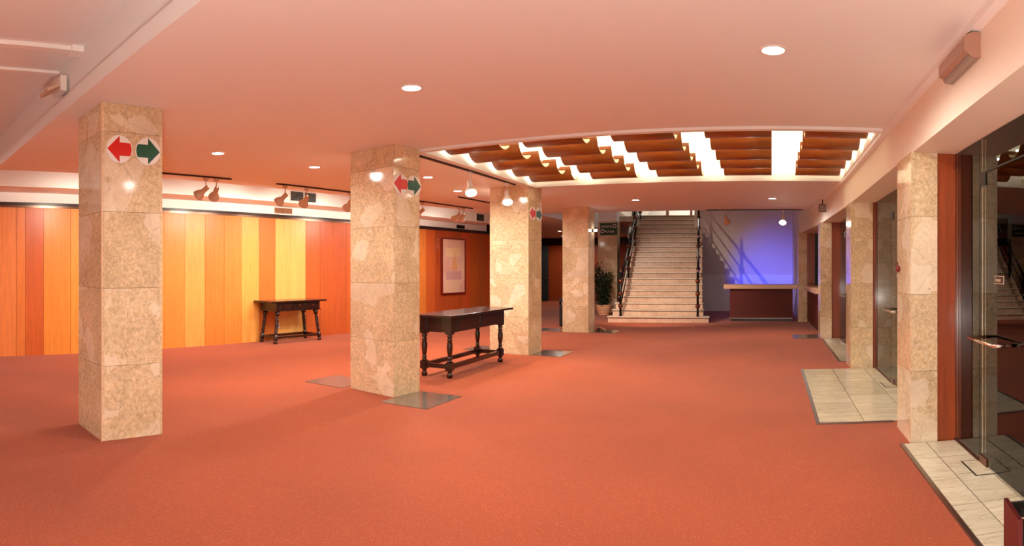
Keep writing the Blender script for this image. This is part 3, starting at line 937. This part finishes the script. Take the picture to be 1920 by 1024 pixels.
# ================================================================== FLOOR PLATES, STANDS
def plate(x0, x1, y0, y1, label):
    o = obj('floor_plate', B().box(x0, x1, y0, y1, 0.0, 0.006), 'plate_grey')
    tag(o, label, 'floor plate', 'grey floor plates beside the columns')
plate(-4.10, -3.48, 5.46, 6.22, 'grey metal floor plate in front of the light well corner column')
plate(-5.60, -4.95, 5.80, 6.45, 'grey metal floor plate left of the light well corner column')
plate(-4.08, -3.52, 9.72, 10.42, 'grey metal floor plate right of the column behind the long table')
plate(-5.5, -4.9, 9.85, 10.5, 'grey metal floor plate left of the column behind the long table')
plate(-4.22, -3.62, 13.62, 14.3, 'grey metal floor plate right of the plain column')
plate(-5.6, -4.9, 13.6, 14.3, 'grey metal floor plate left of the plain column')
plate(0.46, 1.03, 13.0, 13.8, 'grey metal floor plate at the pier by the side counter')
st = thing('folded_barrier', 'black folded barrier standing on the plate left of the plain column', 'barrier', (-5.02, 13.85, 0.006))
obj('panel', B().box(-0.025, 0.025, 0.0, 0.5, 0.09, 0.78), 'dark_void', st)
for y_ in (0.02, 0.44):
    obj('foot', B().box(-0.02, 0.02, y_, y_ + 0.04, 0.0, 0.12), 'chrome', st)
obj('clip', B().box(-0.03, 0.03, 0.0, 0.03, 0.62, 0.68), 'chrome', st)
bk_ = thing('floor_bracket', 'small chrome folded bracket on the plate right of the plain column', 'bracket', (-4.05, 13.8, 0.006))
obj('bar', B().tube([(-0.1, 0.1, 0.16), (0.0, 0.05, 0.11), (0.16, 0.0, 0.06), (0.2, 0.0, 0.0)], 0.014, 8), 'chrome', bk_)
obj('hinge', B().box(-0.03, 0.05, 0.0, 0.06, 0.0, 0.09), 'rail_dark', bk_)

# ================================================================== STAIRS
SR = math.radians(6.5)
st_root = thing('marble_stairs', 'wide cream marble staircase climbing from the foyer', 'staircase', (-3.13, 16.52, 0), SR, None, 'structure')
RISE, GO, NST = 0.174, 0.30, 19
def step_parts(i, w0, w1):
    y = 0.0 if i == 0 else 0.30 + (i - 1) * GO
    z0, z1 = i * RISE, (i + 1) * RISE
    dep = 0.32 if i else 0.34
    obj('riser', B().box(w0 + 0.02, w1 - 0.02, y + 0.038, y + 0.06, z0 + 0.001, z1 - 0.046), 'stair_riser', st_root)  # gap under the tread shows the dark body, imitating the nosing's shadow line
    obj('tread', B().box(w0, w1, y, y + dep + 0.03, z1 - 0.032, z1), 'stair_marble', st_root, bevel=0.004)
for i in range(NST + 1):
    if i == 0: step_parts(0, -1.42, 1.42)
    elif i == 1: step_parts(1, -1.33, 1.28)
    elif i == 2: step_parts(2, -1.28, 1.26)
    else: step_parts(i, -1.22, 1.24)
def stringer(x0, x1):
    b = B()
    prof = [(0.075, 0.0), (0.075, RISE - 0.033)]
    for i in range(1, NST + 1):
        y = 0.30 + (i - 1) * GO
        prof += [(y + 0.075, i * RISE - 0.033), (y + 0.075, (i + 1) * RISE - 0.033)]
    yend = 0.30 + NST * GO + 0.2
    prof += [(yend, (NST + 1) * RISE - 0.033), (yend, 2.9), (4.0, 0.0)]
    b.extrude(prof, (x0, 0, 0), (0, 1, 0), (0, 0, 1), (1, 0, 0), x1 - x0)
    return b
obj('stair_body', stringer(-1.16, 1.18), 'vestibule_dark', st_root)
obj('landing', B().box(-2.4, 1.5, 0.30 + NST * GO + 0.02, 0.30 + NST * GO + 3.2, (NST + 1) * RISE - 0.2, (NST + 1) * RISE), 'stair_marble', st_root)

def railing(x, label):
    r = thing('stair_railing', label, 'railing', (-3.13, 16.52, 0), SR, 'iron stair railings')
    slope = RISE / GO
    def foot(i):
        return (0.12 if i == 0 else 0.30 + (i - 1) * GO + 0.12, (i + 1) * RISE)
    posts = [0, 6, 12, 18]
    hs = 1.22
    bh = (0.28, 0.63, 0.98)
    for i in posts:
        y, z = foot(i)
        p = obj('post', B().tube([(x, y, z), (x, y, z + hs)], 0.034, 10).lathe([(0.05, 0), (0.05, 0.012), (0.03, 0.03)], 12, (x, y, z)), 'black_iron', r)
        for hb in bh:
            obj('ball', B().ball((x, y, z + hb), 0.068), 'bronze', p)
        obj('finial', B().lathe([(0.024, 0), (0.03, 0.02), (0.02, 0.05), (0.028, 0.075), (0.001, 0.095)], 12, (x, y, z + hs)), 'chrome', p)
    for a_, b_ in zip(posts[:-1], posts[1:]):
        (y0, z0), (y1, z1) = foot(a_), foot(b_)
        for hb in bh[:2]:
            obj('bar', B().tube([(x, y0, z0 + hb), (x, y1, z1 + hb)], 0.019, 8), 'black_iron', r)
        obj('handrail', B().tube([(x, y0, z0 + bh[2]), (x, y1, z1 + bh[2])], 0.03, 8), 'black_iron', r)
railing(-1.06, 'black iron stair railing on the side of the potted plant')
railing(1.10, 'black iron stair railing on the side of the bar counter')
# things on the landing
lp = thing('landing_balustrade', 'pale balustrade with brown posts at the top of the stairs', 'balustrade', (-3.85, 25.2, 3.48))
obj('panel', B().box(-1.0, 2.2, 0, 0.04, 0.0, 0.9), 'white_paint', lp)
for x in (-0.55, 0.45, 1.4):
    obj('post', B().box(x, x + 0.09, -0.04, 0.0, 0, 0.95), 'counter_wood', lp)
bx = obj('dark_box', B().box(0, 0.35, 0, 0.1, 0.0, 0.34).box(0.02, 0.33, -0.01, 0, 0.03, 0.3), 'dark_void', None, (-3.15, 25.0, 3.48))
tag(bx, 'dark box standing before the balustrade at the top of the stairs', 'box')
# flight going on upward to the left
uf = obj('stair_upper_flight', B().extrude([(0, 3.1), (0, 4.6), (2.4, 4.6), (2.4, 4.4), (0.25, 3.1)], (-5.15, 22.3, 0), (0.15, 1.0, 0), (0, 0, 1), (1, 0, 0), 0.12), 'white_paint')
tag(uf, 'white underside of the upper flight beyond the stairs', 'stair flight', kind='structure')

# ================================================================== SIGN ON THE FIFTH COLUMN
sg = thing('direction_board', 'green board lettered in white on the column behind the potted plant', 'sign', (-5.49, 19.985, 2.64), math.radians(3))
obj('board', B().box(-0.30, 0.30, -0.018, 0, 0, 0.42), 'board_green', sg)
def ring(x, z, r0=0.044, r1=0.066):
    out = [(x + r1 * math.cos(2 * PI * k / 28), z + r1 * math.sin(2 * PI * k / 28)) for k in range(29)]
    inn = [(x + r0 * math.cos(2 * PI * k / 28), z + r0 * math.sin(2 * PI * k / 28)) for k in range(28, -1, -1)]
    b = B()
    for k in range(28):
        b.extrude([out[k], out[k + 1], inn[27 - k], inn[28 - k]], (0, -0.018, 0), (1, 0, 0), (0, 0, 1), (0, -1, 0), 0.003)
    return b
obj('ring_symbol', ring(0.205, 0.315).extrude([(0.148, 0.262), (0.165, 0.255), (0.178, 0.275), (0.165, 0.285)], (0, -0.018, 0), (1, 0, 0), (0, 0, 1), (0, -1, 0), 0.003), 'sign_white', sg)
obj('ring_symbol', ring(-0.215, 0.145).extrude([(-0.30, 0.08), (-0.29, 0.094), (-0.255, 0.10), (-0.245, 0.085)], (0, -0.018, 0), (1, 0, 0), (0, 0, 1), (0, -1, 0), 0.003), 'sign_white', sg)
def letters(s, width, x, z, hgt):
    me = text_mesh(s, hgt / 0.72, 0.0015)
    xs = [v.co.x for v in me.vertices]
    k = width / (max(xs) - min(xs)); m0 = min(xs)
    for v in me.vertices:
        v.co.x = (v.co.x - m0) * k
    put('lettering', me, 'sign_white', sg, (x, -0.0195, z), (PI / 2, 0, 0))
letters('ANFITEATRO', 0.40, -0.275, 0.262, 0.075)
letters('PLATEA', 0.32, -0.12, 0.09, 0.075)
# lamp on the plain column facing the sign
al = thing('bracket_lamp', 'small black bracket lamp on the plain column beside the green sign', 'lamp', (-4.23, 13.95, 2.42), 0)
obj('arm', B().tube([(0.0, 0, 0), (0.03, 0, 0)], 0.035, 8), 'black_iron', al)
obj('lamp_head', B().lathe([(0.022, 0), (0.026, 0.01), (0.026, 0.07), (0.015, 0.08)], 12, (0.03, 0, 0), (1, 0.1, 0)), 'lamp_glow', al)
light('bracket_bulb', 'SPOT', (0.14, 0.02, 0), 260, (1.0, 0.80, 0.64), al, aim=(1.0, 3.4, -1.8), spot_size=math.radians(74), spot_blend=0.6, shadow_soft_size=0.04)

# ================================================================== POTTED PLANT
def potted_plant(loc):
    r = thing('potted_plant', 'bushy dark green plant in a ribbed terracotta bowl beside the stairs', 'plant', loc)
    prof = [(0.13, 0.0), (0.16, 0.01)]
    for k in range(6):
        z = 0.03 + k * 0.048
        rr = 0.165 + 0.085 * math.sin((k + 0.6) / 6.6 * PI / 2)
        prof += [(rr, z), (rr + 0.008, z + 0.02), (rr + 0.004, z + 0.042)]
    prof += [(0.27, 0.325), (0.278, 0.345), (0.265, 0.355), (0.245, 0.34), (0.235, 0.30), (0.001, 0.30)]
    obj('pot', B().lathe(prof, 28, capends=False), 'terracotta', r)
    obj('soil', B().lathe([(0.24, 0.302), (0.2, 0.315), (0.001, 0.32)], 20), 'soil', r)
    rnd = random.Random(3)
    sb = B(); lb = B()
    tips = []
    for k in range(16):
        a = rnd.uniform(0, 2 * PI); rr = rnd.uniform(0.02, 0.14)
        top = Vector((math.cos(a) * rnd.uniform(.12, .42), math.sin(a) * rnd.uniform(.12, .42), rnd.uniform(1.05, 1.74)))
        base = Vector((math.cos(a) * rr, math.sin(a) * rr, 0.3))
        mid = base.lerp(top, 0.55) + Vector((rnd.uniform(-.04, .04), rnd.uniform(-.04, .04), 0.05))
        sb.tube([base, mid, top], [0.012, 0.009, 0.004], 5)
        for q in range(100):
            t = rnd.uniform(0.10, 1.04)
            p = base.lerp(mid, t / 0.55) if t < 0.55 else mid.lerp(top, (t - 0.55) / 0.45)
            an = rnd.uniform(0, 2 * PI)
            d = Vector((math.cos(an), math.sin(an), rnd.uniform(-0.9, 0.35))).normalized()
            s0 = p + d * rnd.uniform(0.02, 0.14)
            s0.z = max(s0.z, 0.42)
            L = rnd.uniform(0.08, 0.15); w = L * 0.2
            side = d.cross(Vector((0, 0, 1))).normalized()
            m_ = s0 + d * L * 0.5 + Vector((0, 0, 0.006)); e_ = s0 + d * L + Vector((0, 0, -0.035))
            v = [lb.bm.verts.new(x_) for x_ in (s0, m_ - side * w, e_, m_ + side * w, m_ - Vector((0, 0, 0.008)))]
            for f in ((0, 1, 4), (1, 2, 4), (2, 3, 4), (3, 0, 4)):
                lb.bm.faces.new([v[i] for i in f])
    obj('stems', sb, 'bark', r)
    me = bpy.data.meshes.new('foliage'); lb.bm.to_mesh(me); lb.bm.free()
    f = put('foliage', me, 'leaf', r)
    f['kind'] = 'stuff'
potted_plant((-5.32, 18.75, 0))

# ================================================================== COUNTERS
ct = thing('bar_counter', 'mahogany bar counter with thick pale top before the blue wall', 'counter', (-1.2, 17.35, 0))
obj('front_panel', B().box(0, 1.80, 0, 0.55, 0.08, 0.93), 'counter_wood', ct)
obj('plinth', B().box(0.03, 1.77, 0.03, 0.52, 0.0, 0.08), 'rail_dark', ct)
obj('kick_strip', B().box(0.0, 1.80, -0.008, 0.0, 0.075, 0.095), 'brushed', ct)
obj('countertop', B().box(-0.16, 1.93, -0.14, 0.66, 0.93, 1.05), 'counter_top', ct, bevel=0.006)
ct2 = thing('side_counter', 'dark wooden side counter with pale top between the last two piers', 'counter', (0, 0, 0))
obj('front_panel', B().prism([(1.10, 13.63), (1.6, 13.63), (1.4, 17.1), (1.00, 17.1)], 0.1, 0.93), 'counter_wood', ct2)
obj('plinth', B().prism([(1.14, 13.63), (1.6, 13.63), (1.4, 17.1), (1.04, 17.1)], 0.0, 0.1), 'rail_dark', ct2)
obj('countertop', B().prism([(0.98, 13.63), (1.7, 13.63), (1.5, 17.1), (0.88, 17.1)], 0.93, 1.04), 'counter_top', ct2)
bp = obj('wall_side_counter', B().prism([(1.72, 13.63), (1.8, 13.63), (1.7, 17.1), (1.62, 17.1)], 0, 2.5), 'red_wood')
tag(bp, 'wood lined wall behind the side counter', 'wall', kind='structure')

# ================================================================== FITTINGS ON THE DOOR BEAM AND CEILING STEP
em = thing('emergency_light', 'grey rectangular emergency light on the beam over the closest glass door', 'emergency light', (1.2, 3.36, 2.74))
obj('body', B().extrude([(0, 0), (-0.05, 0), (-0.07, 0.03), (-0.07, 0.115), (-0.05, 0.14), (0, 0.14)], (0, 0, 0), (1, 0, 0), (0, 0, 1), (0, 1, 0), 0.56), 'grey_plastic', em)
obj('cover', B().extrude([(-0.07, 0.02), (-0.10, 0.035), (-0.10, 0.11), (-0.07, 0.125)], (0, 0.02, 0), (1, 0, 0), (0, 0, 1), (0, 1, 0), 0.52), 'clear_cover', em)
obj('end_cap', B().extrude([(0, -0.004), (-0.05, -0.004), (-0.102, 0.032), (-0.102, 0.112), (-0.05, 0.144), (0, 0.144)], (0, 0, 0), (1, 0, 0), (0, 0, 1), (0, -1, 0), 0.006), 'clear_cover', em)
el = thing('step_emergency_light', 'small pale emergency light on the ceiling step beside the closest column', 'emergency light', Lp(4.72, STEP - 0.05, 3.14), ROT_L)
obj('body', B().box(-0.13, 0.13, -0.06, 0, 0.0, 0.14), 'white_plastic', el)
obj('reflector', B().extrude([(0, 0), (-0.13, -0.06), (-0.12, -0.085), (0.0, -0.03)], (-0.13, -0.06, 0.07), (0, 1, 0), (0, 0, 1), (1, 0, 0), 0.26), 'lamp_shell', el)
obj('switch', B().box(-0.03, 0.03, -0.015, 0.05, -0.13, -0.03).box(-0.012, 0.012, -0.02, -0.015, -0.1, -0.06), 'white_plastic', el)
fd = thing('small_floodlight', 'small dark square floodlight hanging from the cornice near the stairs', 'floodlight', (1.02, 12.2, 2.80), 0)
obj('bracket', B().tube([(0, 0, 0), (0, 0, 0.095)], 0.012, 6), 'rail_dark', fd)
obj('housing', B().box(-0.075, 0.075, -0.03, 0.04, -0.16, 0.0), 'rail_metal', fd)
obj('glass_front', B().box(-0.06, 0.06, -0.036, -0.03, -0.145, -0.015), 'grey_plastic', fd)
rk = thing('call_point', 'small dark red knob on the side of the closest pier', 'knob', (1.18, 5.52, 1.5))
obj('knob', B().lathe([(0.02, 0), (0.032, 0.012), (0.03, 0.03), (0.012, 0.038)], 14, (0, 0, 0), (-1, 0, 0)), 'call_red', rk)
obj('pin', B().tube([(-0.02, 0, 0.02), (-0.03, -0.05, 0.06)], 0.004, 6), 'bronze', rk)

# ================================================================== STAND AT THE EDGE OF THE PICTURE
sd = thing('display_stand', 'maroon stand with chrome rail at the lower right edge beside the marble threshold', 'stand', (1.03, 2.40, 0.0), math.radians(-8))
obj('side_panel', B().box(0.0, 0.02, 0.0, 0.26, 0.0, 0.42), 'maroon', sd)
obj('side_panel', B().box(0.40, 0.42, 0.0, 0.26, 0.0, 0.42), 'maroon', sd)
obj('back_panel', B().box(0.02, 0.40, 0.24, 0.26, 0.0, 0.40), 'dark_void', sd)
obj('shelf', B().box(0.02, 0.40, 0.0, 0.24, 0.03, 0.05), 'dark_void', sd)
obj('chrome_rail', B().tube([(0.02, 0.02, 0.41), (0.40, 0.02, 0.41)], 0.011, 8).tube([(0.03, 0.02, 0.41), (0.16, 0.02, 0.20), (0.40, 0.02, 0.12)], 0.009, 8), 'chrome', sd)

# ================================================================== OTHER LAMPS, OUT OF VIEW
# blue gelled spotlight standing on the floor between stairs and bar, washing the wall behind the bar
bs = thing('blue_spotlight', 'blue spotlight on the floor behind the bar counter', 'spotlight', (-0.85, 18.4, 0.0))
bd = Vector((0.75, 3.1, 0.95)).normalized()
obj('stand', B().box(-0.12, 0.12, -0.08, 0.08, 0, 0.02).tube([(0, 0, 0.02), (0, 0, 0.3)], 0.015, 8), 'black_iron', bs)
obj('housing', B().lathe([(0.05, -0.1), (0.07, -0.07), (0.07, 0.1), (0.085, 0.14), (0.075, 0.14), (0.06, 0.1)], 16, (0, 0, 0.34), bd, capends=False), 'black_iron', bs)
obj('blue_gel', B().lathe([(0.066, 0.11), (0.066, 0.113)], 16, (0, 0, 0.34), bd), 'blue_glow', bs)
light('blue_lamp', 'SPOT', tuple(Vector((0, 0, 0.34)) + bd * 0.18), 300, (0.004, 0.045, 1.0), bs, aim=tuple(Vector((0, 0, 0.34)) + bd * 2), spot_size=math.radians(62), spot_blend=1.0, shadow_soft_size=0.05)
# lamps of the stair hall
for x, y, w, lab in [(-3.6, 17.2, 14, 'lamp in the high ceiling over the stairs'), (-3.4, 24.2, 160, 'lamp in the high ceiling over the landing')]:
    downlight(x, y, lab, z=5.6, w=w)
# raised bay: downlights behind the viewer
for x, y, w, lab in [(-8.0, 0.2, 110, 'downlight in the raised ceiling bay toward the plank wall'), (-3.6, -2.6, 20, 'downlight in the raised ceiling bay behind the viewer'), (0.0, -1.2, 30, 'downlight in the raised ceiling bay by the doors')]:
    downlight(x, y, lab, z=3.42, w=w)

# added globe lamp, unseen beneath the viewer, to brighten the near ceiling and columns
def fill_lamp(x, y, w, label):
    t = thing('fill_lamp', label, 'fill light', (x, y, 0), 0, None)
    obj('base', B().lathe([(0.16, 0), (0.16, 0.02), (0.02, 0.035)], 24), 'black_iron', t)
    obj('pole', B().tube([(0, 0, 0.03), (0, 0, 0.52)], 0.012, 10), 'black_iron', t)
    obj('globe', B().ball((0, 0, 0.65), 0.14, 20), 'lamp_glow', t)
    light('fill_bulb', 'POINT', (0, 0, 0.65), w, (1.0, 0.95, 0.86), t, shadow_soft_size=0.16)
fill_lamp(-0.1, -0.15, 780, 'unseen opal globe lamp added under the viewer as fill light')

fdoor = thing('door_4', 'dark door leaf standing open in the far corridor', 'door', (-10.85, 26.2, 0), math.radians(18), None, 'structure')
obj('leaf', B().box(0, 0.72, 0, 0.05, 0.01, 2.55), 'dark_void', fdoor)
obj('knob', B().ball((0.62, -0.05, 1.05), 0.04), 'chrome', fdoor)
downlight(-9.0, 25.2, 'downlight added over the far wood wall to brighten it', w=70)  # added lamp that lifts the planks of the far wall
